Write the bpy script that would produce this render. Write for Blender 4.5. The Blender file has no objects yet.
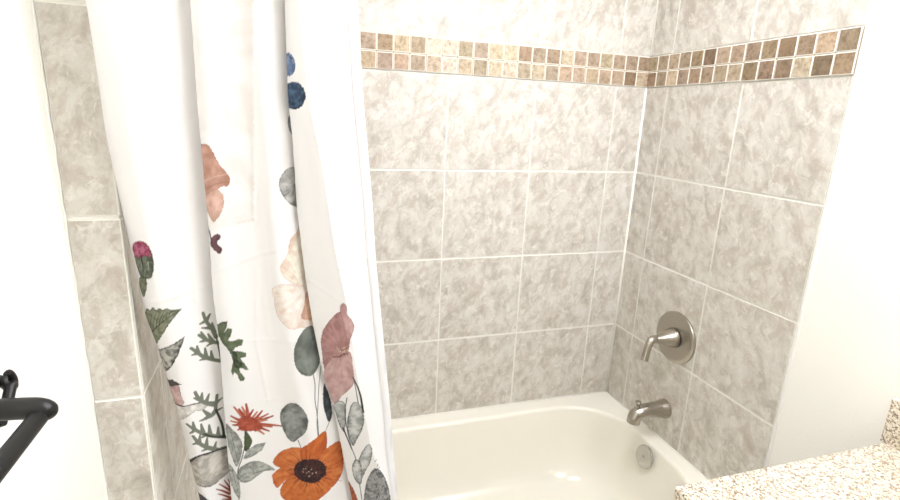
import bpy, bmesh, math, random
import numpy as np
from mathutils import Vector, Matrix

random.seed(7)
S = bpy.context.scene
COL = S.collection
PI = math.pi

# ------------------------------------------------------------------ camera
CAM = np.array([-1.2224, -1.6059, 1.4545])
YAW, PITCH, ROLL, FPX = 0.310451637, -0.254915298, -0.0427446897, 508.6016
def cam_axes():
    f = np.array([math.sin(YAW)*math.cos(PITCH), math.cos(YAW)*math.cos(PITCH), math.sin(PITCH)])
    r = np.array([math.cos(YAW), -math.sin(YAW), 0.0]); d = np.cross(f, r)
    c, s = math.cos(ROLL), math.sin(ROLL)
    return c*r+s*d, -s*r+c*d, f
RX, DN, FW = cam_axes()
cd = bpy.data.cameras.new('camera'); cam = bpy.data.objects.new('camera', cd); COL.objects.link(cam)
cd.sensor_width = 36; cd.lens = FPX/900*36; cd.clip_start = 0.02
m3 = Matrix((RX, -DN, -FW)).transposed()
cam.matrix_world = Matrix.Translation(CAM) @ m3.to_4x4()
S.camera = cam

def ray(px, py):
    return RX*(px-450)/FPX + DN*(py-250)/FPX + FW
def at(px, py, ax, v):
    d = ray(px, py); return CAM + d*(v-CAM[ax])/d[ax]

# ------------------------------------------------------------------ materials
def lin(c):
    return tuple(((v/255)/12.92 if v/255 <= .04045 else ((v/255+.055)/1.055)**2.4) for v in c)
def rgba(c): return (*lin(c), 1)
def mat(name):
    m = bpy.data.materials.new(name); m.use_nodes = True
    nt = m.node_tree; b = nt.nodes['Principled BSDF']
    return m, nt, b
def N(nt, t, **kw):
    n = nt.nodes.new(t)
    for k, v in kw.items():
        if k in n.inputs: n.inputs[k].default_value = v
        else: setattr(n, k, v)
    return n
def ramp(nt, stops):
    r = nt.nodes.new('ShaderNodeValToRGB'); e = r.color_ramp.elements
    while len(e) > 1: e.remove(e[0])
    e[0].position, e[0].color = stops[0][0], rgba(stops[0][1])
    for p, c in stops[1:]:
        x = e.new(p); x.color = rgba(c)
    return r
def simple(name, c, rough=.5, metal=0, bump=0, bscale=60):
    m, nt, b = mat(name)
    b.inputs['Base Color'].default_value = rgba(c); b.inputs['Roughness'].default_value = rough
    b.inputs['Metallic'].default_value = metal
    if bump:
        g = N(nt, 'ShaderNodeNewGeometry')
        n = N(nt, 'ShaderNodeTexNoise', Scale=bscale, Detail=4.0)
        nt.links.new(g.outputs['Position'], n.inputs['Vector'])
        bp = N(nt, 'ShaderNodeBump', Strength=bump, Distance=.002)
        nt.links.new(n.outputs['Fac'], bp.inputs['Height']); nt.links.new(bp.outputs['Normal'], b.inputs['Normal'])
    return m

M_paint = simple('white_wall_paint', (244, 241, 232), .75, bump=.25, bscale=140)
M_ceil = simple('ceiling_paint', (242, 240, 234), .85, bump=.2, bscale=120)
M_grout = simple('grout', (238, 235, 226), .85, bump=.3, bscale=400)
M_caulk = simple('caulk', (246, 243, 233), .55)
M_tub = simple('biscuit_enamel', (242, 237, 223), .16)
M_black = simple('oil_rubbed_bronze', (9, 8, 7), .42, .1)
M_chrome = simple('satin_chrome', (196, 194, 188), .22, 1)
M_wood = simple('cabinet_paint', (226, 221, 208), .5)
M_floor = simple('floor_tile', (226, 223, 216), .5)

def brushed():
    m, nt, b = mat('brushed_nickel')
    g = N(nt, 'ShaderNodeTexCoord'); mp = N(nt, 'ShaderNodeMapping'); mp.inputs['Scale'].default_value = (8, 260, 260)
    n = N(nt, 'ShaderNodeTexNoise', Scale=2.0, Detail=3.0)
    nt.links.new(g.outputs['Object'], mp.inputs['Vector']); nt.links.new(mp.outputs[0], n.inputs['Vector'])
    r = ramp(nt, [(.3, (164, 157, 147)), (.7, (190, 184, 174))])
    nt.links.new(n.outputs['Fac'], r.inputs[0]); nt.links.new(r.outputs[0], b.inputs['Base Color'])
    b.inputs['Metallic'].default_value = 1; b.inputs['Roughness'].default_value = .26
    return m
M_nickel = brushed()

def tile_material():
    m, nt, b = mat('marbled_ceramic_tile')
    L = nt.links.new
    g = N(nt, 'ShaderNodeNewGeometry'); a = N(nt, 'ShaderNodeAttribute', attribute_name='tile_shift')
    add = N(nt, 'ShaderNodeVectorMath', operation='ADD')
    L(g.outputs['Position'], add.inputs[0]); L(a.outputs['Vector'], add.inputs[1])
    # slanting grain: coordinates along and across a diagonal of the wall
    sp_ = N(nt, 'ShaderNodeSeparateXYZ'); L(add.outputs[0], sp_.inputs[0])
    def mth(op, p, q):
        n = N(nt, 'ShaderNodeMath', operation=op)
        for i, x in enumerate((p, q)):
            if isinstance(x, (int, float)): n.inputs[i].default_value = x
            else: L(x, n.inputs[i])
        return n.outputs[0]
    h_ = mth('ADD', sp_.outputs[0], sp_.outputs[1])
    cb = N(nt, 'ShaderNodeCombineXYZ')
    L(mth('MULTIPLY', mth('ADD', h_, sp_.outputs[2]), .78), cb.inputs[0]); L(mth('SUBTRACT', h_, sp_.outputs[2]), cb.inputs[1])
    L(mth('SUBTRACT', sp_.outputs[0], sp_.outputs[1]), cb.inputs[2])
    v = cb.outputs[0]
    n1 = N(nt, 'ShaderNodeTexNoise', Scale=13.0, Detail=8.0, Roughness=.72, Distortion=.45); L(v, n1.inputs['Vector'])
    r1 = ramp(nt, [(.30, (172, 163, 150)), (.42, (193, 186, 174)), (.49, (207, 201, 190)), (.57, (214, 209, 199)), (.70, (221, 217, 208))]); L(n1.outputs['Fac'], r1.inputs[0])
    n2 = N(nt, 'ShaderNodeTexNoise', Scale=16.0, Detail=6.0, Roughness=.65, Distortion=1.0); L(v, n2.inputs['Vector'])
    r2 = ramp(nt, [(.50, (0, 0, 0)), (.60, (255, 255, 255))]); L(n2.outputs['Fac'], r2.inputs[0])
    mx = N(nt, 'ShaderNodeMix', data_type='RGBA', blend_type='MIX'); mx.inputs[7].default_value = rgba((184, 169, 155))
    mul = N(nt, 'ShaderNodeMath', operation='MULTIPLY'); mul.inputs[1].default_value = .5
    L(r2.outputs[0], mul.inputs[0]); L(mul.outputs[0], mx.inputs[0]); L(r1.outputs[0], mx.inputs[6])
    # pale crinkled veins
    n3 = N(nt, 'ShaderNodeTexNoise', Scale=26.0, Detail=7.0, Roughness=.74, Distortion=.7); L(v, n3.inputs['Vector'])
    r3 = ramp(nt, [(.54, (0, 0, 0)), (.62, (215, 215, 215))]); L(n3.outputs['Fac'], r3.inputs[0])
    mx2 = N(nt, 'ShaderNodeMix', data_type='RGBA'); mx2.inputs[7].default_value = rgba((230, 226, 217))
    L(r3.outputs[0], mx2.inputs[0]); L(mx.outputs[2], mx2.inputs[6])
    # taupe flecks
    n4 = N(nt, 'ShaderNodeTexNoise', Scale=52.0, Detail=6.0, Roughness=.75, Distortion=.8); L(v, n4.inputs['Vector'])
    r4 = ramp(nt, [(.55, (0, 0, 0)), (.68, (140, 140, 140))]); L(n4.outputs['Fac'], r4.inputs[0])
    mx3 = N(nt, 'ShaderNodeMix', data_type='RGBA'); mx3.inputs[7].default_value = rgba((160, 149, 136))
    L(r4.outputs[0], mx3.inputs[0]); L(mx2.outputs[2], mx3.inputs[6])
    L(mx3.outputs[2], b.inputs['Base Color'])
    b.inputs['Roughness'].default_value = .42
    bp = N(nt, 'ShaderNodeBump', Strength=.25, Distance=.0015); L(n1.outputs['Fac'], bp.inputs['Height']); L(bp.outputs[0], b.inputs['Normal'])
    return m
M_tile = tile_material()

def mosaic_material():
    m, nt, b = mat('tumbled_travertine')
    L = nt.links.new
    g = N(nt, 'ShaderNodeNewGeometry'); a = N(nt, 'ShaderNodeAttribute', attribute_name='stone')
    n = N(nt, 'ShaderNodeTexNoise', Scale=75.0, Detail=6.0, Roughness=.72); L(g.outputs['Position'], n.inputs['Vector'])
    r = ramp(nt, [(.30, (172, 160, 145)), (.45, (224, 218, 210)), (.56, (248, 245, 241)), (.70, (255, 254, 252))]); L(n.outputs['Fac'], r.inputs[0])
    mx = N(nt, 'ShaderNodeMix', data_type='RGBA', blend_type='MULTIPLY'); mx.inputs[0].default_value = 1
    L(a.outputs['Color'], mx.inputs[6]); L(r.outputs[0], mx.inputs[7])
    # pits
    vo = N(nt, 'ShaderNodeTexNoise', Scale=230.0, Detail=3.0); L(g.outputs['Position'], vo.inputs['Vector'])
    rp = ramp(nt, [(.62, (0, 0, 0)), (.72, (200, 200, 200))]); L(vo.outputs['Fac'], rp.inputs[0])
    mx2 = N(nt, 'ShaderNodeMix', data_type='RGBA'); mx2.inputs[7].default_value = rgba((112, 94, 76))
    L(rp.outputs[0], mx2.inputs[0]); L(mx.outputs[2], mx2.inputs[6]); L(mx2.outputs[2], b.inputs['Base Color'])
    b.inputs['Roughness'].default_value = .7
    bp = N(nt, 'ShaderNodeBump', Strength=.5, Distance=.002); L(n.outputs['Fac'], bp.inputs['Height']); L(bp.outputs[0], b.inputs['Normal'])
    return m
M_mosaic = mosaic_material()

def granite_material():
    m, nt, b = mat('speckled_granite')
    L = nt.links.new
    g = N(nt, 'ShaderNodeNewGeometry')
    v = N(nt, 'ShaderNodeTexVoronoi', Scale=270.0); L(g.outputs['Position'], v.inputs['Vector'])
    nn = N(nt, 'ShaderNodeTexNoise', Scale=210.0, Detail=4.0, Roughness=.65, Distortion=.8); L(g.outputs['Position'], nn.inputs['Vector'])
    sep = N(nt, 'ShaderNodeSeparateColor'); L(v.outputs['Color'], sep.inputs[0])
    av = N(nt, 'ShaderNodeMath', operation='MULTIPLY_ADD'); av.inputs[1].default_value = .55; L(sep.outputs[0], av.inputs[0])
    hf = N(nt, 'ShaderNodeMath', operation='MULTIPLY'); hf.inputs[1].default_value = .75; L(nn.outputs['Fac'], hf.inputs[0]); L(hf.outputs[0], av.inputs[2])
    r = ramp(nt, [(.30, (96, 82, 68)), (.42, (140, 121, 100)), (.50, (184, 163, 134)), (.54, (222, 210, 188)), (.70, (240, 234, 220)), (.80, (226, 213, 190)), (.86, (176, 155, 127)), (.94, (146, 126, 103))])
    L(av.outputs[0], r.inputs[0]); L(r.outputs[0], b.inputs['Base Color'])
    b.inputs['Roughness'].default_value = .3
    return m
M_granite = granite_material()

def cloth_material():
    m, nt, b = mat('printed_polyester')
    a = N(nt, 'ShaderNodeAttribute', attribute_name='print')
    nt.links.new(a.outputs['Color'], b.inputs['Base Color'])
    b.inputs['Roughness'].default_value = .75
    tr = N(nt, 'ShaderNodeBsdfTranslucent'); nt.links.new(a.outputs['Color'], tr.inputs['Color'])
    mix = N(nt, 'ShaderNodeMixShader'); mix.inputs[0].default_value = .18
    out = nt.nodes['Material Output']
    nt.links.new(b.outputs[0], mix.inputs[1]); nt.links.new(tr.outputs[0], mix.inputs[2]); nt.links.new(mix.outputs[0], out.inputs[0])
    return m
M_cloth = cloth_material()
def emis(name, c, s):
    m, nt, b = mat(name)
    b.inputs['Base Color'].default_value = rgba(c); b.inputs['Emission Color'].default_value = rgba(c); b.inputs['Emission Strength'].default_value = s
    return m

# ------------------------------------------------------------------ object helpers
def link(name, bm, mats, parent=None, smooth=False):
    me = bpy.data.meshes.new(name); bm.normal_update(); bm.to_mesh(me); bm.free()
    for m in (mats if isinstance(mats, (list, tuple)) else [mats]): me.materials.append(m)
    if smooth:
        for p in me.polygons: p.use_smooth = True
    o = bpy.data.objects.new(name, me); COL.objects.link(o)
    if parent:
        o.parent = parent; o.matrix_parent_inverse = Matrix.Translation(parent.location).inverted()
    return o
def thing(name, label, cat, loc=(0, 0, 0)):
    o = bpy.data.objects.new(name, None); COL.objects.link(o); o.location = loc
    o.empty_display_size = .05
    o['label'] = label; o['category'] = cat; return o
def tag(o, label, cat): o['label'] = label; o['category'] = cat; return o
def struct(o): o['kind'] = 'structure'; return o

def box(bm, x0, x1, y0, y1, z0, z1, mi=0, bevel=0, seg=2):
    vs = [bm.verts.new(p) for p in ((x0,y0,z0),(x1,y0,z0),(x1,y1,z0),(x0,y1,z0),(x0,y0,z1),(x1,y0,z1),(x1,y1,z1),(x0,y1,z1))]
    fs = [bm.faces.new([vs[i] for i in q]) for q in ((3,2,1,0),(4,5,6,7),(0,1,5,4),(1,2,6,5),(2,3,7,6),(3,0,4,7))]
    for f in fs: f.material_index = mi
    if bevel:
        es = list({e for f in fs for e in f.edges})
        r = bmesh.ops.bevel(bm, geom=es, offset=bevel, segments=seg, affect='EDGES', profile=.5)
        for f in r['faces']: f.material_index = mi
        fs = [f for f in fs if f.is_valid] + list(r['faces'])
    return fs
def frame_for(d):
    d = d.normalized(); u = Vector((0, 0, 1)) if abs(d.z) < .9 else Vector((0, 1, 0))
    a = d.cross(u).normalized(); return a, a.cross(d).normalized()
def tube(bm, pts, rad, seg=24, cap=True, squash=None):
    pts = [Vector(p) for p in pts]; n = len(pts)
    rad = rad if isinstance(rad, (list, tuple)) else [rad]*n
    rings = []; a = None
    for i, p in enumerate(pts):
        d = (pts[min(i+1, n-1)]-pts[max(i-1, 0)]).normalized()
        if a is None: a, b = frame_for(d)
        else:
            a = (a - d*a.dot(d)).normalized(); b = a.cross(d).normalized()
        rings.append([bm.verts.new(p+(a*math.cos(2*PI*k/seg)+b*math.sin(2*PI*k/seg))*rad[i]) for k in range(seg)])
    for r0, r1 in zip(rings, rings[1:]):
        for k in range(seg): bm.faces.new((r0[k], r0[(k+1)%seg], r1[(k+1)%seg], r1[k]))
    if cap:
        bm.faces.new(rings[0][::-1]); bm.faces.new(rings[-1])
    bmesh.ops.recalc_face_normals(bm, faces=bm.faces)
def spline(pts, vals, n=8):
    P = [Vector(p) for p in pts]; out = []; ov = []
    for i in range(len(P)-1):
        p0, p1, p2, p3 = P[max(i-1,0)], P[i], P[i+1], P[min(i+2, len(P)-1)]
        for k in range(n):
            t = k/n
            out.append(.5*((2*p1)+(p2-p0)*t+(2*p0-5*p1+4*p2-p3)*t*t+(3*p1-p0-3*p2+p3)*t**3)); ov.append(vals[i]*(1-t)+vals[i+1]*t)
    out.append(P[-1]); ov.append(vals[-1]); return out, ov
def lathe(bm, origin, axis, prof, seg=48):
    """profile of (distance along axis, radius)"""
    o = Vector(origin); d = Vector(axis).normalized(); a, b = frame_for(d); rings = []
    for t, r in prof:
        r = max(r, 1e-5)
        rings.append([bm.verts.new(o+d*t+(a*math.cos(2*PI*k/seg)+b*math.sin(2*PI*k/seg))*r) for k in range(seg)])
    for r0, r1 in zip(rings, rings[1:]):
        for k in range(seg): bm.faces.new((r0[k], r0[(k+1)%seg], r1[(k+1)%seg], r1[k]))
    bm.faces.new(rings[0][::-1]); bm.faces.new(rings[-1])
    bmesh.ops.recalc_face_normals(bm, faces=bm.faces)
def shade_auto(o, ang=35):
    me = o.data
    for p in me.polygons: p.use_smooth = True
    me.set_sharp_from_angle(angle=math.radians(ang))

# ------------------------------------------------------------------ tiled walls
ZRIM, XL, YF, XW = .3825, -1.47, -.735, -1.542      # tub rim, alcove left wall, return wall front, room left wall
H = 2.40
ZR = [.3855, .684, .985, 1.287, 1.585, 1.688, 1.99, 2.29, H]     # tile courses; the fifth is the mosaic band
G, GV = .0042, .0028                               # grout joints, level and upright
STONE = {'w': (222, 209, 189), 'c': (208, 191, 167), 't': (187, 168, 145), 'p': (184, 163, 146), 'b': (164, 143, 119), 'g': (170, 153, 134), 'd': (146, 125, 101)}
class TileBM:
    def __init__(s):
        s.bm = bmesh.new()
        s.sh = s.bm.faces.layers.float_vector.new('tile_shift'); s.st = s.bm.faces.layers.float_color.new('stone')
    def tile(s, x0, x1, y0, y1, z0, z1, mi, bev, col=None, jitter=0):
        fs = box(s.bm, x0, x1, y0, y1, z0, z1, mi)
        sh = Vector((random.uniform(-9, 9), random.uniform(-9, 9), random.uniform(-9, 9)))
        for f in fs:
            f[s.sh] = sh; f[s.st] = (*(lin(col) if col else (1, 1, 1)), 1)
        bmesh.ops.bevel(s.bm, geom=list({e for f in fs for e in f.edges}), offset=bev, segments=2, affect='EDGES', profile=.5)
    def done(s, name, mats):
        return struct(link(name, s.bm, mats))
M_sand = simple('sanded_mosaic_grout', (172, 158, 137), .9, bump=.3, bscale=500)
MATS = [M_grout, M_tile, M_mosaic, M_paint, M_sand]
T = .008
def jit(c):
    k = random.uniform(.93, 1.05); return tuple(min(255, v*k+random.uniform(-3, 3)) for v in c)

# back wall: the tile faces lie in y = 0
w = TileBM()
box(w.bm, XL-.1, .12, .0025, .14, 0, H, 0)
vx = [XL, -1.347, -1.040, -.735, -.432, -.124, 0]
BT = 't' 't' 'c' 'w' 'c' 'w' 'c' 't' 'p' + 'pbctwwtpccbtbcpttttb'
BB = 'c' 't' 't' 'c' 'w' 'p' 'c' 'c' 't' + 'tpttcwctcwtcgtptttdc'
for zi in range(len(ZR)-1):
    z0, z1 = ZR[zi], ZR[zi+1]
    if zi == 4:
        h = (z1-z0)/2; n = 29; pitch = -XL/n; box(w.bm, XL, 0, -.0026, .01, z0+.002, z1-.002, 4)
        for r, row in ((1, BT), (0, BB)):
            for k in range(n):
                x0 = XL + k*pitch; j = lambda: random.uniform(-.0007, .0007)
                w.tile(x0+.0008+j(), x0+pitch-.0008+j(), -.0045, .007, z0+r*h+.0009+j(), z0+(r+1)*h-.0009+j(), 2, .0022, jit(STONE[row[k]]))
        continue
    for a, b in zip(vx, vx[1:]):
        w.tile(a+GV/2, b-GV/2, 0, T, z0+G/2, z1-G/2, 1, .0016)
w.done('wall_back', MATS)

# right wall: tile faces in x = 0, painted drywall nearer than the tile
YE = -.718
w = TileBM()
box(w.bm, .0025, .14, YE-.009, 0, 0, H, 0)
box(w.bm, .004, .14, -3.05, YE-.009, 0, H, 3)
box(w.bm, -.0015, .004, YE-.009, YE-.001, .37, H, 0, .0014)
vy = [0, -.112, -.418, YE]
RT = 'tgttbdttbbdbtb'; RB = 'btctbbttdbdcdb'
for zi in range(len(ZR)-1):
    z0, z1 = ZR[zi], ZR[zi+1]
    if zi == 4:
        h = (z1-z0)/2; n = 14; pitch = -YE/n; box(w.bm, -.0026, .01, YE, 0, z0+.002, z1-.002, 4)
        for r, row in ((1, RT), (0, RB)):
            for k in range(n):
                y0 = -k*pitch; j = lambda: random.uniform(-.0007, .0007)
                w.tile(-.0045, .007, y0-pitch+.0008+j(), y0-.0008+j(), z0+r*h+.0009+j(), z0+(r+1)*h-.0009+j(), 2, .0022, jit(STONE[row[k]]))
        continue
    for a, b in zip(vy, vy[1:]):
        w.tile(0, T, b+GV/2, a-GV/2, z0+G/2, z1-G/2, 1, .0016)
w.tile(0, T, YE, -.66, .05, .3835, 1, .0016)
w.done('wall_right', MATS)

# left return wall: furred out 6.5 cm from the room's left wall, tiled on its end and on the tub side
w = TileBM()
box(w.bm, XW-.14, XL-.0025, YF+.0025, 0, 0, H, 0)
ly = [YF, -.612, -.306, 0]
for zi in range(len(ZR)-1):
    z0, z1 = ZR[zi], ZR[zi+1]
    if zi == 4:
        h = (z1-z0)/2
        for r in (0, 1):
            for k in range(14):
                y0 = YF+T + k*(-YF-T)/14; p = (-YF-T)/14
                w.tile(XL-T, XL, y0+.0016, y0+p-.0016, z0+r*h+.0018, z0+(r+1)*h-.0018, 2, .002, jit(STONE[random.choice('btdtc')]))
        w.tile(XW+.001, XL, YF, YF+T, z0+.002, z1-.002, 2, .002, STONE['b'])
        continue
    w.tile(XW+.002, XL, YF, YF+T-.0005, z0+G/2, z1-G/2, 1, .0022)
    for a, b in zip(ly, ly[1:]):
        w.tile(XL-T, XL, max(a, YF+T)+G/2, b-G/2, z0+G/2, z1-G/2, 1, .0016)
w.tile(XW+.002, XL, YF, YF+T-.0005, .1, .3835, 1, .0016)
w.done('wall_left_return', MATS)

bm = bmesh.new(); box(bm, XW-.14, XW, -3.05, YF+.0025, 0, H); struct(link('wall_left', bm, M_paint))
bm = bmesh.new(); box(bm, XW-.14, .14, -3.19, -3.05, 0, H); struct(link('wall_front', bm, M_paint))
bm = bmesh.new(); box(bm, XW-.14, .14, -3.19, .14, -.1, 0); struct(link('floor', bm, M_floor))
bm = bmesh.new(); box(bm, XW-.14, .14, -3.19, .14, H, H+.1); struct(link('ceiling', bm, M_ceil))
# caulk beads: vertical inside corner, edge of the room wall against the tile, round the tub
bm = bmesh.new()
def bead(pts, r): tube(bm, pts, r, 10)
bead([(-.0015, -.0015, .383), (-.0015, -.0015, 1.585)], .0042)
bead([(-.0015, -.0015, 1.69), (-.0015, -.0015, H)], .003)
bead([(XL, .0015, .383), (0, .0015, .383)], .003)
bead([(.0015, 0, .383), (.0015, YE, .383)], .003)
struct(link('trim_1', bm, M_caulk, smooth=True))
bm = bmesh.new()
pts = [(XW+.0002+random.uniform(-.0006, .0006), YF-.0002, .05+i*.02) for i in range(118)]
tube(bm, pts, [.0018+random.uniform(-.0005, .0008) for _ in pts], 8)
struct(link('trim_2', bm, M_caulk, smooth=True))

# ------------------------------------------------------------------ bathtub
tub = thing('bathtub', 'cream enamel alcove bathtub with rounded basin below the tiled walls', 'bathtub', (-.735, -.3675, 0))
def tub_mesh():
    bm = bmesh.new(); nseg = 128
    X0, X1, Y0, Y1 = XL+.001, -.0006, YF+.004, -.0006
    # inner lip outline
    ix0, ix1, iy0, iy1 = -1.38, -.046, -.672, -.058
    def loop(x0, x1, y0, y1, z, r):
        """rounded rectangle with corner radius r, the same vertex count everywhere"""
        out = []
        cs = [(x1-r, y1-r, 0), (x0+r, y1-r, 1), (x0+r, y0+r, 2), (x1-r, y0+r, 3)]
        q = nseg//4
        for cx, cy, k in cs:
            for i in range(q):
                a = (k + i/(q-1))*PI/2
                c, s = math.cos(a), math.sin(a)
                out.append(bm.verts.new((cx+r*c, cy+r*s, z)))
        return out
    def inner(d, z, r, dz=0):
        return loop(ix0+d[0], ix1-d[1], iy0+d[2], iy1-d[3], z, r)
    rings = [loop(X0, X1, Y0, Y1, 0.0, .002), loop(X0, X1, Y0, Y1, ZRIM-.012, .002), loop(X0+.001, X1-.0002, Y0+.002, Y1-.0002, ZRIM-.003, .004),
             loop(X0+.004, X1-.0008, Y0+.008, Y1-.0008, ZRIM, .006)]
    # flat rim to rolled lip, down the sloping sides, into the floor
    rr = .215
    lip = [(-.005, ZRIM+.000, 0), (-.001, ZRIM-.0006, 0), (.003, ZRIM-.0028, 0), (.0062, ZRIM-.0075, 0), (.0085, ZRIM-.016, 0)]
    for d, z, _ in lip: rings.append(inner((d,)*4, z, rr-d*.6))
    prof = [(.015, .31), (.026, .24), (.040, .18), (.052, .145), (.070, .118), (.096, .102), (.130, .095), (.17, .092)]
    for d, z in prof:
        k = (d-.0085)
        rings.append(inner((.0085+k*2.2, .0085+k*1.25, .0085+k, .0085+k*.95), z, max(rr-.02-k*.3, .12)))
    for r0, r1 in zip(rings, rings[1:]):
        for k in range(nseg): bm.faces.new((r0[k], r0[(k+1)%nseg], r1[(k+1)%nseg], r1[k]))
    bm.faces.new(rings[-1]); bm.faces.new(rings[0][::-1])
    bmesh.ops.recalc_face_normals(bm, faces=bm.faces)
    return bm
o = link('basin', tub_mesh(), M_tub, tub); shade_auto(o, 50)
oc = Vector((-.071, -.350, .335)); oa = Vector((-1, 0, .22)).normalized()
bm = bmesh.new(); lathe(bm, oc+oa*-.004, oa, [(0, .036), (.004, .0395), (.0085, .0395), (.0105, .0375), (.0115, .034), (.0115, .005), (.0115, 0)])
ov = link('overflow_plate', bm, M_chrome, tub); shade_auto(ov); ov['label'] = 'round satin chrome overflow plate'
bm = bmesh.new(); lathe(bm, oc+oa*.0072, oa, [(0, .0045), (.0018, .0045), (.0026, .003), (.0026, 0)], 20)
link('screw', bm, M_nickel, ov, True)

# ------------------------------------------------------------------ shower valve and spout
VC = Vector((0, -.327, .770))
val = thing('shower_valve', 'round brushed nickel shower valve trim with down-turned lever on right tiled wall', 'shower valve', VC)
bm = bmesh.new(); lathe(bm, VC, (-1, 0, 0), [(0, .0885), (.005, .0885), (.0075, .0872), (.009, .083), (.0098, .074), (.0102, .05), (.0102, .031), (.0102, 0)], 72)
shade_auto(link('escutcheon', bm, M_nickel, val), 30)
bm = bmesh.new(); lathe(bm, VC+Vector((-.0098, 0, 0)), (-1, 0, 0), [(0, .0345), (.003, .0345), (.0036, .0335), (.0036, 0)], 48)
shade_auto(link('collar', bm, M_black, val), 30)
bm = bmesh.new(); lathe(bm, VC+Vector((-.0125, 0, 0)), (-1, 0, 0), [(0, .0335), (.006, .0335), (.014, .0312), (.030, .0252), (.046, .0192), (.060, .0150), (.069, .0132), (.072, .0118), (.072, 0)], 48)
shade_auto(link('hub', bm, M_nickel, val), 30)
bm = bmesh.new()
p, r = spline([VC+Vector(q) for q in ((-.078, 0, 0), (-.092, 0, .001), (-.104, -.001, -.005), (-.111, -.003, -.020), (-.116, -.005, -.042), (-.122, -.007, -.068))],
              [.0132, .0132, .0130, .0124, .0118, .0128], 8)
tube(bm, p, r, 24); shade_auto(link('lever', bm, M_nickel, val), 40)

SC = Vector((0, -.330, .503))
sp = thing('tub_spout', 'brushed nickel tub spout with diverter knob on right wall above bathtub', 'faucet', SC)
bm = bmesh.new()
p, r = spline([SC+Vector(q) for q in ((0, 0, 0), (-.010, 0, .0), (-.03, 0, .001), (-.06, 0, .003), (-.088, 0, .003), (-.109, 0, -.003), (-.121, 0, -.014), (-.1245, 0, -.025), (-.126, 0, -.036))],
              [.0335, .0325, .0282, .0248, .0236, .0236, .0232, .0226, .0224], 7)
tube(bm, p, r, 36, cap=False)
# hollow mouth
bm.verts.ensure_lookup_table(); last = bm.verts[-36:]
d = (p[-1]-p[-2]).normalized(); inn = [bm.verts.new(p[-1]+(v.co-p[-1])*.8) for v in last]; deep = [bm.verts.new(v.co-d*.02) for v in inn]
for k in range(36):
    j = (k+1) % 36
    bm.faces.new((last[k], last[j], inn[j], inn[k])); bm.faces.new((inn[k], inn[j], deep[j], deep[k]))
bm.faces.new(deep); bmesh.ops.recalc_face_normals(bm, faces=bm.faces)
shade_auto(link('spout_body', bm, M_nickel, sp), 45)
bm = bmesh.new(); lathe(bm, SC+Vector((-.115, 0, .013)), (-.08, 0, 1), [(0, .0065), (.014, .0060), (.019, .0075), (.023, .0100), (.028, .0105), (.031, .008), (.031, 0)], 28)
shade_auto(link('diverter_knob', bm, M_nickel, sp), 35)

# ------------------------------------------------------------------ vanity
ct = thing('vanity_countertop', 'speckled cream and brown granite countertop with backsplash against right wall', 'countertop', (-.28, -1.6, .79))
bm = bmesh.new(); box(bm, -.566, .003, -2.25, -.975, .788, .815, 0, .0028, 3); shade_auto(link('slab', bm, M_granite, ct), 40)
bm = bmesh.new(); box(bm, -.020, .003, -2.25, -.968, .8151, .917, 0, .0016, 2); shade_auto(link('backsplash', bm, M_granite, ct), 40)
vb = thing('vanity_cabinet', 'painted vanity cabinet under the speckled granite countertop', 'cabinet', (-.27, -1.6, 0))
bm = bmesh.new(); box(bm, -.53, .003, -2.22, -1.0, .09, .788); box(bm, -.47, .003, -2.20, -1.02, 0, .09); link('body', bm, M_wood, vb)
for k in range(2):
    y0 = -2.2+k*.6
    bm = bmesh.new(); box(bm, -.55, -.53, y0+.01, y0+.58, .11, .76, 0, .003); dr = link('door', bm, M_wood, vb)
    bm = bmesh.new(); lathe(bm, (-.55, y0+(.53 if k == 0 else .06), .66), (-1, 0, 0), [(0, .006), (.012, .006), (.016, .015), (.024, .014), (.027, 0)], 24); link('knob', bm, M_nickel, dr, True)

# ------------------------------------------------------------------ towel bar on the left wall
tb = thing('towel_bar', 'black metal towel bar projecting from white left wall', 'towel bar', (XW, -1.05, 1.15))
AE = Vector(at(43, 410, 0, -1.468))            # free end of the arm
bm = bmesh.new()
p, r = spline([(XW, AE.y+.004, AE.z+.004), (XW+.02, AE.y+.004, AE.z+.004), (AE.x-.012, AE.y+.001, AE.z+.003), AE, AE+Vector((.006, -.002, -.003)), AE+Vector((.0095, -.004, -.005))],
              [.0125, .0108, .0108, .0112, .0095, .004], 6)
tube(bm, p, r, 24); shade_auto(link('arm', bm, M_black, tb), 40)
bm = bmesh.new(); a0 = AE+Vector((-.002, -.002, -.004))
tube(bm, [a0, a0+Vector((0, -.45, -.004))], .0088, 24); shade_auto(link('rod', bm, M_black, tb), 40)
bm = bmesh.new(); e = a0+Vector((0, -.45, 0))
p, r = spline([(XW, e.y, e.z+.004), (XW+.03, e.y, e.z+.004), (e.x, e.y, e.z), (e.x+.01, e.y, e.z)], [.0125, .0108, .0112, .006], 6)
tube(bm, p, r, 24); shade_auto(link('arm', bm, M_black, tb), 40)
# scrolled hook behind the arm
bm = bmesh.new()
hx = -1.508
H0, H1, H2, H3, H4 = [Vector(at(px, py, 0, hx)) for px, py in ((10.5, 387), (13, 382.5), (12.5, 377), (9, 372.5), (5.5, 374.5))]
p, r = spline([Vector((XW, H0.y-.02, H0.z+.022)), Vector(at(0, 381.5, 0, -1.522)), H0, H1, H2, H3, H4], [.0075, .0065, .0056, .0046, .0038, .0033, .0022], 8)
tube(bm, p, r, 18)
B0, B1 = Vector(at(11, 385, 0, hx)), Vector(at(3.5, 420, 0, hx))
tube(bm, [B0, B1], [.0054, .0054], 18)
B2 = Vector((XW, B1.y, B1.z-.01)); tube(bm, [B1, B2], .0062, 18)
shade_auto(link('hook', bm, M_black, tb), 40)

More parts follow.
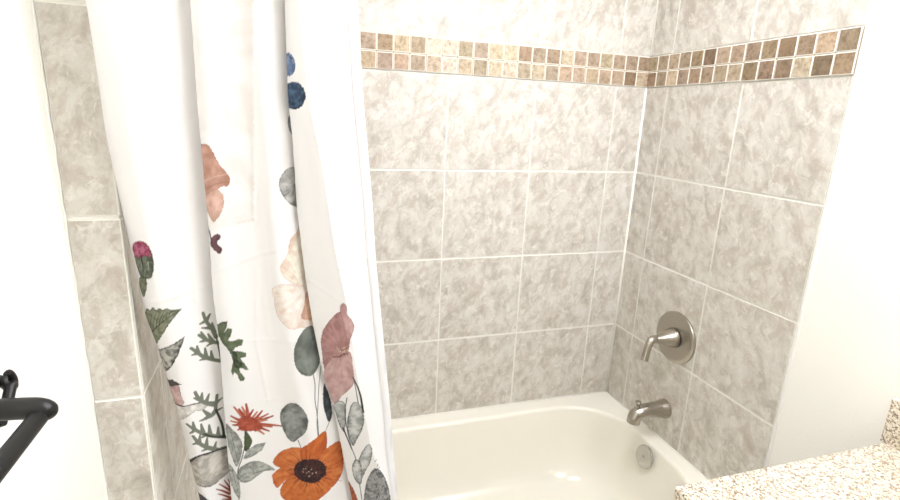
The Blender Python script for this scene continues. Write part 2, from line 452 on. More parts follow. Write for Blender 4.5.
# ------------------------------------------------------------------ shower curtain
PL0, PLS = -.770, .115                         # hanging plane: y = PL0 + PLS*(1.6 - z) + offset
def yc(z): return PL0 + PLS*(1.6-z)
def on_curtain(px, py, off=0):
    d = ray(px, py)                            # y + PLS*z = PL0 + PLS*1.6 + off
    t = (PL0 + PLS*1.6 + off - CAM[1] - PLS*CAM[2])/(d[1]+PLS*d[2])
    return CAM + d*t
EDGE = {   # outlines of the folds
 'A0': ([(85,0),(97,75),(105,133),(117,190),(125,225),(132,256),(145,316),(157,346),(165,372),(172,396),(179,418),(189,460),(199,496)], .008),
 'AB': ([(190,0),(197,100),(208,223),(213,296),(218,330),(222,380),(224,410),(227,450),(231,496)], -.006),
 'C0': ([(284.5,0),(288,100),(292,133),(297,210),(299,225),(305,275),(313,325),(323,375),(333,404),(348,480),(352,499)], .006),
 'CD': ([(297,0),(308,100),(322,170),(334,250),(347,310),(354,365),(363,410),(371,450),(386,490),(387,499)], -.022),
 'D1': ([(357,0),(363,100),(372,200),(375.5,257),(384,346),(391,418),(392.5,447),(398,495)], .004),
}
zs_all = np.concatenate([np.linspace(.391, .60, 24, endpoint=False), np.arange(.60, 1.64, .00155), np.linspace(1.64, 1.971, 22)])
EX = {}
for k, (pts, off) in EDGE.items():
    q = np.array([on_curtain(*p, off) for p in pts]); q = q[np.argsort(q[:, 2])]
    xs = np.interp(zs_all, q[:, 2], q[:, 0])
    ker = np.hanning(41); ker /= ker.sum(); pad = np.pad(xs, 20, mode='edge'); EX[k] = np.convolve(pad, ker, 'valid')
nz = len(zs_all)
def smooth_wave(t, pts):
    """smooth interpolation of (t, value) control points"""
    tt = np.array([p[0] for p in pts]); vv = np.array([p[1] for p in pts], float)
    m = np.gradient(vv, tt); i = np.clip(np.searchsorted(tt, t)-1, 0, len(tt)-2)
    h = tt[i+1]-tt[i]; u = (t-tt[i])/h
    return (2*u**3-3*u**2+1)*vv[i]+(u**3-2*u**2+u)*h*m[i]+(-2*u**3+3*u**2)*vv[i+1]+(u**3-u**2)*h*m[i+1]
cols_x, cols_o, cols_s = [], [], []            # per column: x(z), offset(z), section
def add_cols(xa, xb, n, prof, sec, end=True):
    t = np.linspace(0, 1, n, endpoint=end)
    o = smooth_wave(t, prof)
    for ti, oi in zip(t, o):
        cols_x.append(xa+(xb-xa)*ti); cols_o.append(np.full(nz, oi)); cols_s.append(sec)
U = .028
xA0, xAB, xC0, xCD, xD1 = (EX[k] for k in ('A0', 'AB', 'C0', 'CD', 'D1'))
add_cols(xA0-.0, xAB, 170, [(0, .010), (.06, -.004), (.28, -.026), (.5, -.020), (.75, -.002), (1, .012)], 'A')
add_cols(xAB+.001, xAB+U, 8, [(0, .012), (.6, .018), (1, .018)], 'h')
add_cols(xAB+U+.003, xAB+U+.0031, 2, [(0, .015), (1, .012)], 'h')
add_cols(xAB+U, xAB+.003, 8, [(0, .0085), (.5, .004), (1, .0)], 'h')
add_cols(xAB+.0004, xAB, 3, [(0, -.0015), (1, -.0055)], 'B')
add_cols(xAB+.0008, xC0+.002, 190, [(0, -.008), (.08, -.011), (.30, -.004), (.52, -.003), (.60, -.0075), (.72, -.014), (.9, .004), (1, .020)], 'B')
add_cols(xC0+.004, xC0+U, 8, [(0, .022), (.6, .027), (1, .027)], 'h')
add_cols(xC0+U+.002, xC0+U+.0021, 2, [(0, .024), (1, .020)], 'h')
add_cols(xC0+U, xC0+.003, 8, [(0, .017), (.5, .0145), (1, .011)], 'h')
add_cols(xC0+.0004, xC0, 3, [(0, .0095), (1, .007)], 'C')
add_cols(xC0+.0006, xCD, 60, [(0, .0045), (.5, -.009), (.88, -.021), (1, -.0235)], 'C')
add_cols(xCD+.0012, xD1, 90, [(0, -.0245), (.12, -.022), (.4, -.013), (.7, -.003), (1, .004)], 'D')
nc = len(cols_x)
X = np.array(cols_x).T; O = np.array(cols_o).T; Z = np.repeat(zs_all[:, None], nc, 1)
SEC = np.array(cols_s)
# value noise
def vnoise(x, y, seed=0):
    rs = np.random.RandomState(seed); g = rs.rand(256, 256)
    xi, yi = np.floor(x).astype(int), np.floor(y).astype(int); fx, fy = x-xi, y-yi
    fx, fy = fx*fx*(3-2*fx), fy*fy*(3-2*fy)
    a, b, c, d = g[yi & 255, xi & 255], g[yi & 255, (xi+1) & 255], g[(yi+1) & 255, xi & 255], g[(yi+1) & 255, (xi+1) & 255]
    return (a*(1-fx)+b*fx)*(1-fy)+(c*(1-fx)+d*fx)*fy
def fbm(x, y, seed=0, o=4):
    s = 0; k = .5
    for i in range(o):
        s = s+k*vnoise(x*2**i, y*2**i, seed+i); k /= 2
    return s/(1-.5**o)
# folds deepen a little towards the free bottom; soft crinkles and creases from the packet
def seg_d(px, pz, a, b):
    ax, az = a; bx, bz = b; vx, vz = bx-ax, bz-az; L2 = vx*vx+vz*vz+1e-12
    t = np.clip(((px-ax)*vx+(pz-az)*vz)/L2, 0, 1); return np.hypot(px-ax-t*vx, pz-az-t*vz), t
front = np.isin(SEC, ['A', 'B', 'C', 'D'])
crk = (fbm(X*9+3, Z*3.2, 11, 3)-.5)*.008
O = O + crk*front[None, :]*.8
CREASE = [('B', (253, 0), (254, 218), .0012), ('B', (254, 218), (212, 226), .0009), ('B', (208, 272), (300, 240), .0010), ('B', (256, 268), (256, 338), .0009), ('B', (236, 340), (306, 339), .0008),
          ('B', (256, 340), (268, 400), .0010), ('B', (222, 402), (300, 398), .0007), ('A', (140, 300), (208, 286), .0009), ('A', (160, 0), (196, 300), .0012), ('D', (325, 268), (366, 258), .0014), ('D', (356, 320), (378, 322), .0009), ('C', (303, 277), (337, 296), .0009),
          ('D', (340, 120), (352, 240), .001)]
for s, a, b, amp in CREASE:
    pa, pb = on_curtain(*a), on_curtain(*b)
    idx = np.where(SEC == s)[0]; d, _ = seg_d(X[:, idx], Z[:, idx], (pa[0], pa[2]), (pb[0], pb[2]))
    O[:, idx] -= amp*np.exp(-(d/.0035)**2)
Y = yc(Z) + O

def ink(c):
    """pigment sinks into the cloth: mid and dark tones dry deeper than the brush colour"""
    l = np.array(lin(c)); k = np.clip((l.min()-.2)/.5, 0, 1); return l*(.70+.28*k)
# ---- the print, painted in cloth coordinates (metres) -----------------------------------
BASE = np.array(lin((243, 241, 240)))
PR = np.tile(BASE, (nz, nc, 1))
def smooth_poly(p, n=6):
    p = np.array(p); m = len(p); out = []
    for i in range(m):
        a, b, c, d = p[i-1], p[i], p[(i+1) % m], p[(i+2) % m]
        for k in range(n):
            t = k/n
            out.append(.5*(2*b+(c-a)*t+(2*a-5*b+4*c-d)*t*t+(3*b-a-3*c+d)*t**3))
    return np.array(out)
SOFF = {'A': -.012, 'B': -.006, 'C': -.010, 'D': -.016, 'CD': -.014}
def to_cloth(pts, sec):
    cs = np.where(np.isin(SEC, list(sec)))[0]; out = []
    for px, py in pts:
        off = SOFF[sec]
        for _ in range(5):                     # settle onto the folded surface itself
            q = on_curtain(px, py, off); r = min(int(np.searchsorted(zs_all, q[2])), nz-1)
            off = .5*off+.5*O[r, cs[np.argmin(np.abs(X[r, cs]-q[0]))]]
        q = on_curtain(px, py, off); out.append((q[0], q[2]))
    return np.array(out)
def region(sec, q, m):
    cs = np.where(np.isin(SEC, list(sec)))[0]
    x, z = X[:, cs], Z[:, cs]
    k = (x > q[:, 0].min()-m) & (x < q[:, 0].max()+m) & (z > q[:, 1].min()-m) & (z < q[:, 1].max()+m)
    r, c = np.where(k); return r, cs[c]
def inside(x, z, q):
    r = np.zeros(x.shape, bool); j = len(q)-1
    for i in range(len(q)):
        xi, zi, xj, zj = *q[i], *q[j]
        r ^= ((zi > z) != (zj > z)) & (x < (xj-xi)*(z-zi)/(zj-zi+1e-15)+xi); j = i
    return r
def edge_dist(x, z, q, closed=True):
    d = np.full(x.shape, 1e9); n = len(q)
    for i in range(n if closed else n-1): d = np.minimum(d, seg_d(x, z, q[i], q[(i+1) % n])[0])
    return d
def blend(r, c, col, al):
    PR[r, c] = PR[r, c]*(1-al[:, None])+col*al[:, None]
def shape(sec, pts, c1, c2, edge=None, ew=.0016, smooth=True, streak=None, ns=120, seed=1, alpha=1.0, rough=.0007):
    """a watercolour blob: two tones mingled by noise, a darker rim, optional streaks along a direction"""
    q = to_cloth(pts, sec)
    if smooth: q = smooth_poly(q, 5)
    r, c = region(sec, q, .004)
    if not len(r): return
    x, z = X[r, c], Z[r, c]
    xn, zn = x+(vnoise(x*420, z*420, seed+5)-.5)*2*rough, z+(vnoise(x*420, z*420, seed+6)-.5)*2*rough
    ins = inside(xn, zn, q); d = edge_dist(xn, zn, q); sd = np.where(ins, d, -d)
    a = np.clip(sd/.0009+.5, 0, 1)*alpha
    t = np.clip((fbm(x*ns, z*ns, seed)-.5)*3.2+.5, 0, 1)
    pool = np.clip(sd/max(sd.max(), 1e-4), 0, 1)            # wet paint dries paler in the middle of a petal or leaf
    t = np.clip(.65*t+.5*pool*(.4+.9*vnoise(x*45, z*45, seed+9)), 0, 1)
    if streak:
        pa = to_cloth([streak[0]], sec)[0]; ang = np.arctan2(z-pa[1], x-pa[0]); rad = np.hypot(x-pa[0], z-pa[1])
        t = np.clip(.55*t+.45*(vnoise(ang*streak[1], rad*40, seed+3)), 0, 1)
    C1, C2 = np.array(ink(c1))*.90, np.minimum(np.array(ink(c2))*1.15, .9); col = C1*(1-t[:, None])+C2*t[:, None]
    if edge is not None:
        e = np.clip(1-(sd/ew)+(vnoise(x*300, z*300, seed+8)-.5)*.8, 0, 1)[:, None]*.9; col = col*(1-e)+np.array(ink(edge))*e
    blend(r, c, col, a)
def stroke(sec, pts, w, col, w2=None, smooth=True, alpha=1.0):
    """a brush line, width in millimetres tapering from w to w2"""
    w2 = w if w2 is None else w2
    if smooth and len(pts) > 2:
        P = [Vector((p[0], p[1], 0)) for p in pts]; P, _ = spline(P, [0]*len(P), 5); pts = [(p.x, p.y) for p in P]
    q = to_cloth(pts, sec); r, c = region(sec, q, .004)
    if not len(r): return
    x, z = X[r, c], Z[r, c]; best = np.full(x.shape, -1e9); n = len(q)-1
    for i in range(n):
        d, t = seg_d(x, z, q[i], q[i+1]); ww = (w+(w2-w)*(i+t)/n)/2000
        best = np.maximum(best, ww-d)
    blend(r, c, np.array(ink(col)), np.clip(best/.0008+.5, 0, 1)*alpha)
def dots(sec, cx, cy, rx, ry, n, r0, col, seed):
    rs = random.Random(seed)
    for _ in range(n):
        a = rs.uniform(0, 2*PI); k = math.sqrt(rs.random()); x, y = cx+rx*k*math.cos(a), cy+ry*k*math.sin(a)
        stroke(sec, [(x, y), (x+rs.uniform(-1.2, 1.2), y+rs.uniform(-1.2, 1.2))], r0*rs.uniform(.6, 1.3), col, smooth=False)

# pale peach wash between the folds
shape('B', [(180,-40),(253,-40),(254,110),(254,222),(190,228)], (245,238,233), (245,240,236), smooth=False, ns=30, alpha=.9, rough=.002)
# --- fold A
G1, G2, GD = (120,126,104), (84,92,74), (38,42,36)
shape('A', [(133,247),(139,241),(147,244),(152,254),(154,266),(152,276),(147,279),(141,277),(136,264)], (74,84,68), (132,138,120), (36,40,36), .0018, ns=260, seed=21)
shape('A', [(132,249),(134,243),(139,241),(146,243),(150,250),(151,257),(145,256),(140,258),(135,256)], (150,30,72), (206,120,148), (110,24,52), .0012, ns=300, seed=22)
shape('A', [(140,277),(146,279),(147,287),(144,297),(141,293),(139,284)], (88,96,74), (140,142,116), (40,44,36), .0016, seed=23)
stroke('A', [(141,256),(143,266),(143,278)], 2.2, (34,36,32), 1.0); stroke('A', [(148,262),(149,270)], 2.5, (170,174,164), 1.0)
shape('A', [(143,316),(147,308),(150,310),(153,307),(156,310),(160,308),(163,310),(167,308),(171,310),(182,309),(175,317),(170,323),(164,332),(158,342),(154,347),(148,338)], (128,134,108), (162,164,138), (44,48,38), .0020, smooth=False, ns=200, seed=24)
for i in range(7): stroke('A', [(150+i*3.2, 336-i*3.4), (150+i*3.4, 326-i*2.3), (152+i*3.9, 314-i*.5)], 1.1, (72,80,60), .6)
stroke('A', [(148,336),(160,324),(180,310)], 1.6, (52,56,46), .8)
shape('A', [(154,352),(163,348),(173,344),(185,336),(181,347),(178,355),(172,366),(165,372),(158,363)], (92,94,86), (204,202,192), (40,42,38), .0032, smooth=False, ns=150, seed=25)
shape('A', [(163,382),(172,379),(182,384),(175,386),(169,387)], (52,50,50), (86,82,78), (30,30,30), .0014, smooth=False, seed=26)
shape('A', [(167,387),(178,385),(181,395),(184,403),(179,405),(172,398)], (206,168,164), (224,196,190), (150,108,108), .0014, seed=27)
shape('A', [(168,402),(173,401),(180,405),(192,404),(203,402),(215,402),(209,405),(203,410),(192,413),(176,417)], (208,204,196), (232,228,222), (120,118,112), .0014, seed=28)
stroke('A', [(170,399),(176,404),(184,406),(194,404),(204,402),(215,402)], 3.2, (46,46,44), 1.4)
def fern(sec, lines, c1, w=3.4):
    for pts, forks in lines:
        stroke(sec, pts, w*1.0, c1, w*1.5)
        for (p, q) in forks: stroke(sec, [p, q], w*1.6, c1, 2.8, smooth=False)
fern('A', [([(203,313),(206,321),(212,329),(216,337)], [((206,321),(200,324)),((206,321),(210,314)),((211,328),(202,328)),((214,332),(212,323))]),
           ([(199,335),(205,339),(212,342),(220,343)], [((205,339),(201,332)),((206,340),(200,342)),((212,341),(208,334)),((213,342),(207,346))]),
           ([(191,348),(198,353),(206,358),(220,361)], [((198,353),(197,346)),((198,353),(192,355)),((206,357),(205,348)),((208,358),(200,360)),((212,359),(211,351))])], (132,139,120), 4.6)
stroke('A', [(216,336),(219,350),(221,362)], 2.4, (96,106,86))
fern('A', [([(195,392),(199,399),(206,403),(214,405)], [((199,399),(194,398)),((201,400),(202,393)),((206,402),(209,394))]),
           ([(217,395),(216,404),(214,414),(206,418)], [((216,403),(222,398)),((214,412),(222,408)),((210,416),(203,410)),((208,417),(200,421))]),
           ([(187,424),(194,429),(204,434),(214,436),(226,437)], [((194,429),(193,422)),((195,430),(190,433)),((203,433),(201,424)),((210,435),(209,425)),((218,436),(218,427)),((206,435),(200,438))]),
           ([(193,436),(198,442),(206,447),(218,450)], [((198,442),(193,444)),((199,443),(200,435)),((206,446),(207,438)),((208,448),(202,451)),((214,449),(216,442))])], (138,143,128), 4.8)
stroke('A', [(216,410),(222,424),(224,436)], 3.6, (70,76,66), 4.5)
stroke('A', [(204,434),(214,437),(226,437)], 2.6, (62,66,58), 3.2)
shape('A', [(188,463),(196,457),(212,452),(228,447),(231,468),(222,478),(212,486),(203,487),(195,481),(191,472)], (176,170,160), (212,207,198), (52,52,50), .0034, ns=110, seed=29)
stroke('A', [(188,463),(196,457),(212,452),(229,447)], 4.0, (46,48,46), 2.4)
for i, (a, b) in enumerate([((216,489),(230,494)),((219,484),(231,491)),((224,480),(232,490)),((218,494),(231,498)),((222,499),(232,500)),((228,479),(233,490))]):
    stroke('A', [a, b], 1.2, (172,84,66), 4.5, smooth=False)
shape('A', [(195,490),(201,494),(208,500),(212,506),(200,508)], (66,56,64), (110,100,104), (36,34,38), .002, seed=30)
# --- fold B
shape('B', [(196,150),(203,144),(209,146),(214,154),(219,164),(226,172),(230,179),(228,186),(221,187),(214,193),(205,199),(196,200)], (201,146,124), (222,178,160), (186,124,104), .0014, streak=((200,200), 9), seed=31)
stroke('B', [(203,182),(214,177),(228,174)], 3.5, (226,190,174), 1.5, alpha=.7); stroke('B', [(204,190),(216,184),(229,182)], 2.5, (186,132,112), 1, alpha=.6)
shape('B', [(199,196),(208,193),(216,189),(222,193),(224,201),(222,211),(217,219),(213,222),(208,213),(203,206)], (216,164,144), (236,202,186), (196,138,116), .0014, streak=((212,222), 9), seed=32)
stroke('B', [(207,224),(210,234),(212,246)], 2.2, (92,74,84), 1.6)
shape('B', [(210,243),(213,236),(218,234),(221,237),(217,243),(222,249),(220,254),(214,250)], (86,50,60), (128,88,94), (70,40,50), .0012, seed=33)
shape('B', [(217,324),(222,322),(227,321),(227,326),(224,333),(228,328),(232,329),(231,335),(228,341),(233,341),(239,339),(243,340),(242,345),(236,347),(233,351),(238,351),(246,353),(246,357),(240,358),(244,363),(249,370),(246,370),(239,367),(240,372),(245,378),(244,381),(240,381),(237,374),(234,372),(233,376),(231,372),(233,362),(231,354),(227,348),(222,343),(218,334)], (92,106,76), (124,136,104), (66,78,56), .0014, smooth=False, ns=160, seed=34)
shape('B', [(233,351),(237,353),(238,360),(242,364),(239,369),(234,366),(233,358)], (44,54,40), (78,90,64), None, ns=240, seed=35)
shape('B', [(304,226),(296,233),(290,240),(288,252),(284,260),(280,268),(284,277),(292,283),(300,286),(310,284)], (240,208,186), (250,232,218), (232,192,168), .0014, streak=((304,286), 16), seed=36)
shape('B', [(272,290),(279,285),(290,284),(302,287),(314,288),(318,320),(309,327),(300,328),(290,329),(280,320),(275,308),(274,299)], (244,218,200), (252,236,226), (226,184,160), .0012, streak=((306,288), 16), seed=37)
shape('B', [(306,292),(312,296),(313,318),(306,320),(301,317),(304,306)], (222,146,104), (240,196,164), None, ns=120, seed=38, alpha=.8)
shape('B', [(302,166),(294,167),(287,169),(281,176),(279,185),(282,194),(288,202),(294,206),(302,206)], (74,76,76), (212,210,206), (60,62,62), .0012, streak=((296,186), 6), ns=90, seed=39)
shape('B', [(294,112),(289,116),(288,124),(290,131),(294,134)], (120,124,134), (190,192,198), (110,112,120), .001, seed=40)
stroke('B', [(313,373),(315,385),(315,400),(317,414),(319,440)], 1.5, (64,68,70), 1.4); stroke('B', [(321,366),(319,385),(318,404),(317,425),(319,442)], 1.3, (84,88,90), 1.2)
stroke('B', [(330,420),(326,430),(322,438)], 1.2, (64,68,70), 1.2)
shape('B', [(294,352),(297,341),(303,331),(310,326),(316,330),(319,345),(320,360),(316,371),(309,376),(300,373),(295,364)], (84,92,86), (150,156,148), (66,72,70), .0016, streak=((310,376), 5), ns=60, seed=41)
shape('B', [(324,384),(328,392),(331,403),(332,415),(329,422),(325,413),(323,400)], (54,60,64), (96,102,106), (44,48,52), .001, seed=42)
shape('B', [(280,414),(285,406),(292,403),(300,406),(307,416),(308,425),(305,433),(299,438),(293,442),(287,437),(282,427)], (96,98,96), (164,166,162), (62,64,64), .002, ns=80, seed=43)
stroke('B', [(298,440),(301,448)], 1.6, (70,74,72), 1.4)
rs = random.Random(5)
for k, (tx, ty) in enumerate([(231,416),(234,407),(239,409),(242,407),(246,404),(248,412),(253,410),(257,412),(262,411),(268,414),(273,416),(267,420),(281,426),(272,427),(269,431),(264,434),(256,431),(238,430),(233,425),(231,421)]):
    c = ((188,84,60), (206,112,84), (176,72,52), (216,136,106))[k % 4]
    stroke('B', [(247+rs.uniform(-3, 5), 424), (tx, ty)], 9, c, 3.2, smooth=False)
shape('B', [(238,421),(244,416),(252,417),(260,422),(262,429),(250,431),(240,430)], (170,66,48), (200,98,72), None, ns=200, seed=44)
LG, LG2, LE = (148,150,145), (188,190,184), (74,76,74)
stroke('B', [(245,431),(245,444),(242,458),(238,470),(238,484),(239,500)], 1.8, (70,76,68), 1.6)
shape('B', [(226,424),(231,428),(237,434),(242,442),(242,452),(239,463),(236,466),(231,454),(227,440)], LG, LG2, LE, .0011, ns=180, seed=45)
shape('B', [(245,431),(250,436),(252,442),(249,449),(245,451),(244,443)], (50,62,40), (92,104,66), (36,44,30), .0012, seed=46)
shape('B', [(243,459),(247,450),(255,445),(266,442),(262,450),(255,455),(249,458)], LG, LG2, LE, .0011, smooth=False, ns=180, seed=47)
shape('B', [(238,471),(245,464),(256,461),(266,464),(275,470),(265,471),(256,477),(248,482),(240,481)], LG, LG2, LE, .0011, ns=180, seed=48)
shape('B', [(228,462),(234,470),(239,480),(240,498),(235,493),(230,480),(227,470)], LG, LG2, LE, .0011, ns=180, seed=49)
for a, b in [((245,458),(262,445)),((240,476),(270,469)),((231,432),(238,462)),((232,470),(238,492)),((250,452),(248,457)),((250,466),(256,476))]: stroke('B', [a, b], .9, (90,92,90), .6, smooth=False)
# orange poppy: five petals round a dark centre
OR1, OR2, ORE = (212,96,38), (238,146,80), (170,66,24)
PC = ((309,471), 14)
shape('B', [(309,470),(286,480),(277,488),(272,477),(276,471),(284,466),(296,464)], OR1, OR2, ORE, .0012, streak=PC, seed=51)
shape('B', [(316,472),(300,480),(284,470),(273,463),(279,453),(290,448),(301,448),(309,453)], OR1, OR2, ORE, .0012, streak=PC, seed=52)
shape('B', [(308,472),(300,452),(308,444),(316,438),(325,431),(327,440),(324,455)], (198,84,30), (228,124,56), ORE, .0012, streak=PC, seed=53)
shape('B', [(305,476),(318,456),(330,446),(340,442),(343,456),(343,470),(337,482),(328,488)], OR1, OR2, ORE, .0012, streak=PC, seed=54)
shape('B', [(306,466),(330,478),(331,488),(322,497),(312,503),(300,505),(285,500),(280,492),(286,480)], (210,98,38), (236,140,70), ORE, .0012, streak=PC, seed=55)
for a_, l_ in ((200, 30), (150, 27), (62, 34), (128, 26), (20, 34), (-20, 35), (-62, 30), (-100, 26), (-150, 30)):
    stroke('B', [(309, 471), (309+l_*math.cos(math.radians(a_)), 471-l_*.82*math.sin(math.radians(a_)))], 2.0, (150, 58, 22), .8, smooth=False, alpha=.75)
for i in range(34):
    a = 2*PI*i/34+rs.uniform(-.08, .08); k0, k1 = rs.uniform(.3, .6), rs.uniform(1.0, 1.45)
    stroke('B', [(309+17*k0*math.cos(a), 471+12*k0*math.sin(a)), (309+17*k1*math.cos(a), 471+12*k1*math.sin(a))], 1.5, (48,24,26), .8, smooth=False)
shape('B', [(294,471),(297,463),(304,460),(314,459),(322,462),(326,470),(322,478),(312,483),(300,480)], (36,20,24), (92,48,46), None, ns=330, seed=56)
dots('B', 310, 471, 17, 12.5, 60, 2.6, (30,18,22), 3); dots('B', 309, 471, 8, 5, 12, 1.4, (214,196,184), 8)
# --- folds C and D
shape('CD', [(278,64),(281,57),(287,53),(292,55),(295,63),(294,72),(289,76),(283,74)], (92,118,160), (150,170,204), (52,70,104), .0014, ns=200, seed=61)
stroke('CD', [(290,57),(292,59)], 2.4, (40,50,80), 1.5)
shape('CD', [(282,96),(285,86),(292,82),(300,84),(305,92),(305,100),(301,107),(294,109),(286,106)], (30,50,76), (84,114,146), (26,36,58), .0014, ns=230, seed=62)
PK = ((341,350), 13)
shape('CD', [(322,352),(321,340),(324,329),(331,319),(339,312),(345,314),(350,324),(350,338),(349,348),(346,358),(334,366),(325,370)], (180,128,126), (202,158,154), (148,96,94), .0014, streak=PK, seed=63)
shape('CD', [(340,311),(341,305),(344,303),(347,308),(347,314),(351,319),(354,326),(352,335),(347,342),(345,330)], (192,142,142), (214,176,174), (160,108,108), .0012, streak=PK, seed=64)
shape('CD', [(324,372),(328,363),(334,357),(342,357),(350,352),(353,366),(354,382),(349,390),(342,396),(335,404),(329,394),(325,384)], (200,158,154), (216,182,178), (166,118,114), .0012, streak=PK, seed=65)
stroke('CD', [(333,357),(339,357),(343,354),(348,354)], 1.8, (84,52,50), 1.0)
dots('CD', 342, 349, 6, 5, 14, 1.6, (226,206,176), 12); dots('CD', 344, 351, 5, 4, 9, 1.2, (96,64,54), 13)
CG, CG2, CE = (150,152,150), (208,209,207), (66,68,70)
stroke('CD', [(353,377),(358,388),(361,398),(363,412)], 2.0, (58,62,62), 4.6); stroke('CD', [(354,380),(357,396),(359,408)], 1.5, (110,114,112), 2.0)
shape('CD', [(333,405),(339,401),(345,404),(346,418),(344,432),(339,424),(336,414)], CG, CG2, CE, .0026, ns=120, seed=66)
shape('CD', [(349,412),(352,404),(357,402),(362,409),(364,420),(362,430),(357,439),(353,446),(349,436),(347,424)], CG, CG2, CE, .0028, ns=110, seed=67)
stroke('CD', [(347,398),(345,412),(347,428),(351,446),(356,460),(359,480),(362,500)], 1.8, (72,74,76), 1.5)
stroke('CD', [(343,428),(348,440),(352,450)], 3.5, (64,66,68), 1.5)
shape('CD', [(357,474),(358,462),(362,452),(368,444),(372,449),(371,460),(366,470),(360,482)], CG, CG2, CE, .0026, ns=110, seed=68)
shape('CD', [(352,468),(355,460),(360,462),(362,472),(361,484),(355,480)], CG, CG2, CE, .0026, ns=110, seed=69)
shape('CD', [(365,490),(368,478),(374,469),(380,470),(385,478),(389,490),(389,506),(366,506)], (104,104,104), (176,176,176), (62,62,62), .0016, ns=180, seed=70)
for i in range(26):
    x, y = rs.uniform(371, 388), rs.uniform(451, 498)
    if x-371 < (y-450)*.42 + 2 and x-366 > (y-450)*.24: stroke('CD', [(x, y), (x+rs.uniform(-3, 3), y+rs.uniform(2, 6))], 1.6, rs.choice([(76,76,80), (110,110,114), (52,52,56)]), .9, smooth=False)
shape('CD', [(346,480),(351,485),(355,493),(358,504),(348,504)], (170,78,44), (196,104,66), (140,60,36), .0012, seed=71)
for i, (x, y, h) in enumerate([(385,350,13), (389.5,432,12), (394,488,9)]):
    shape('CD', [(x-1.5,y-h),(x+1.5,y-h*.6),(x+1.5,y+h*.6),(x-.5,y+h),(x-2.2,y)], (206,208,214), (228,230,234), None, seed=80+i, alpha=.8)

cl_root = thing('shower_curtain', 'white shower curtain printed with watercolor poppies and leaves, bunched at left', 'shower curtain', (-1.29, yc(1.97), 1.97))
def grid_object(name, X, Y, Z, C, parent, mat_):
    r, c = X.shape; me = bpy.data.meshes.new(name)
    co = np.stack([X, Y, Z], -1).reshape(-1, 3)
    i = np.arange(r*c).reshape(r, c); q = np.stack([i[:-1, :-1], i[:-1, 1:], i[1:, 1:], i[1:, :-1]], -1).reshape(-1, 4)
    me.vertices.add(r*c); me.vertices.foreach_set('co', co.astype(np.float32).ravel())
    me.loops.add(q.size); me.loops.foreach_set('vertex_index', q.astype(np.int32).ravel())
    me.polygons.add(len(q)); me.polygons.foreach_set('loop_start', np.arange(0, q.size, 4, dtype=np.int32))
    me.polygons.foreach_set('use_smooth', np.ones(len(q), bool))
    me.update(calc_edges=True); me.validate()
    at_ = me.color_attributes.new('print', 'FLOAT_COLOR', 'POINT')
    at_.data.foreach_set('color', np.concatenate([C.reshape(-1, 3), np.ones((r*c, 1))], 1).astype(np.float32).ravel())
    me.materials.append(mat_)
    o = bpy.data.objects.new(name, me); COL.objects.link(o); o.parent = parent; o.matrix_parent_inverse = Matrix.Translation(parent.location).inverted()
    return o
grid_object('fabric', X, Y, Z, PR, cl_root, M_cloth)
# stitched side hem: a doubled strip folded over the free edge, with its line of stitching
st = slice(0, nz, 6); zz = zs_all[st]; hw = .0165
xe = xD1[st]; ye = Y[st, -1]; xs_ = xe-hw
ysr = np.array([np.interp(xv, X[i], Y[i]) if False else Y[i, np.argmin(np.abs(X[i, -90:]-xv))-90] for i, xv in zip(range(0, nz, 6), xs_)])
prof = [(0, .0006), (0, -.0006), (.03, -.0011), (.5, -.0014), (.97, -.0014), (1.02, 0), (.97, .0016), (.5, .0016), (0, .0016)]
HX = np.stack([xs_+hw*t for t, _ in prof], 1); HY = np.stack([ysr+(ye-ysr)*t+o for t, o in prof], 1); HZ = np.repeat(zz[:, None], len(prof), 1)
HC = np.tile(BASE, (len(zz), len(prof), 1))
kk = np.exp(-((zz[:, None]-np.array([.98, .79, .66]))/.028)**4).max(1)*(zz < 1.1)
HC[:, 4] = HC[:, 4]*(1-kk[:, None]*.35)+np.array(lin((170, 176, 190)))*kk[:, None]*.35
grid_object('side_hem', HX, HY, HZ, HC, cl_root, M_cloth)
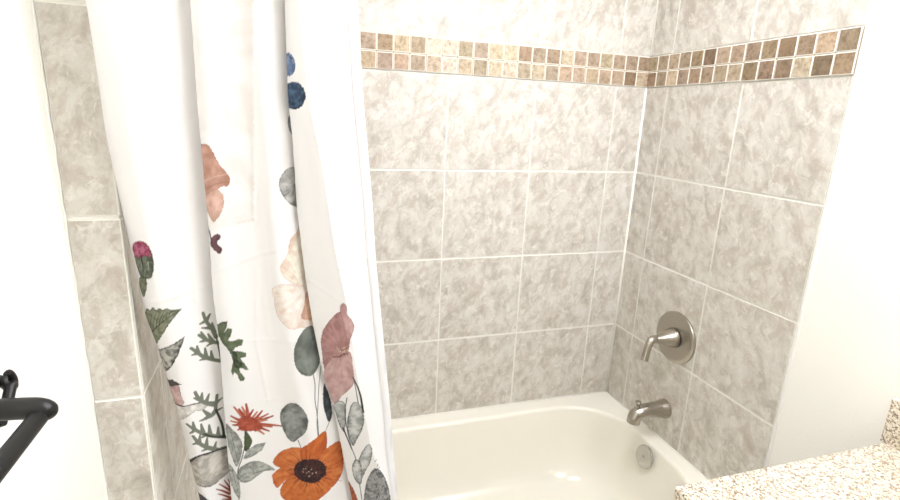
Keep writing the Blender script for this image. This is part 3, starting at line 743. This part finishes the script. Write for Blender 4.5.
# rod with its two end flanges
rod = thing('shower_curtain_rod', 'metal shower curtain rod spanning the tub opening', 'curtain rod', (-.77, yc(1.99), 1.99))
bm = bmesh.new(); tube(bm, [(XW, yc(1.99), 1.985), (.004, yc(1.99), 1.985)], .0127, 28); shade_auto(link('pole', bm, M_nickel, rod), 40)
for x, d in ((XW, 1), (.004, -1)):
    bm = bmesh.new(); lathe(bm, (x, yc(1.99), 1.985), (d, 0, 0), [(0, .032), (.004, .032), (.012, .022), (.02, .0145), (.02, 0)], 32); shade_auto(link('flange', bm, M_nickel, rod), 40)

# ------------------------------------------------------------------ lamps (behind and above the viewer)
vl = thing('vanity_light', 'three-globe vanity light bar on right wall above countertop', 'wall lamp', (0, -1.6, 2.08))
bm = bmesh.new(); box(bm, -.03, .004, -1.9, -1.3, 2.04, 2.14, 0, .004); link('backplate', bm, M_nickel, vl)
M_globe = emis('lamp_globe', (241, 245, 255), 29)
for y in (-1.8, -1.6, -1.4):
    bm = bmesh.new(); lathe(bm, (-.03, y, 2.09), (-1, 0, 0), [(0, .02), (.03, .02), (.032, 0)], 20); nk = link('socket', bm, M_nickel, vl, True)
    bm = bmesh.new(); bmesh.ops.create_uvsphere(bm, u_segments=24, v_segments=14, radius=.06, matrix=Matrix.Translation((-.115, y, 2.09))); link('globe', bm, M_globe, vl, True)
cl = thing('ceiling_light', 'round flush ceiling light in the middle of the bathroom', 'ceiling lamp', (-.65, -.93, H))
bm = bmesh.new(); lathe(bm, (-.65, -.93, H+.001), (0, 0, -1), [(0, .17), (.02, .17), (.024, .16), (.024, 0)], 40); link('base', bm, M_nickel, cl, True)
bm = bmesh.new(); lathe(bm, (-.65, -.93, H-.0235), (0, 0, -1), [(0, .15), (.02, .148), (.045, .125), (.06, .08), (.066, .03), (.067, 0)], 40); link('diffuser', bm, emis('lamp_diffuser', (241, 245, 255), 26), cl, True)

wd = bpy.data.worlds.new('world'); S.world = wd; wd.use_nodes = True
wd.node_tree.nodes['Background'].inputs[0].default_value = (.9, .95, 1, 1); wd.node_tree.nodes['Background'].inputs[1].default_value = .1
vs = S.view_settings; vs.view_transform = 'Standard'; vs.look = 'None'; vs.gamma = 1; vs.exposure = 1.41; vs.use_curve_mapping = False
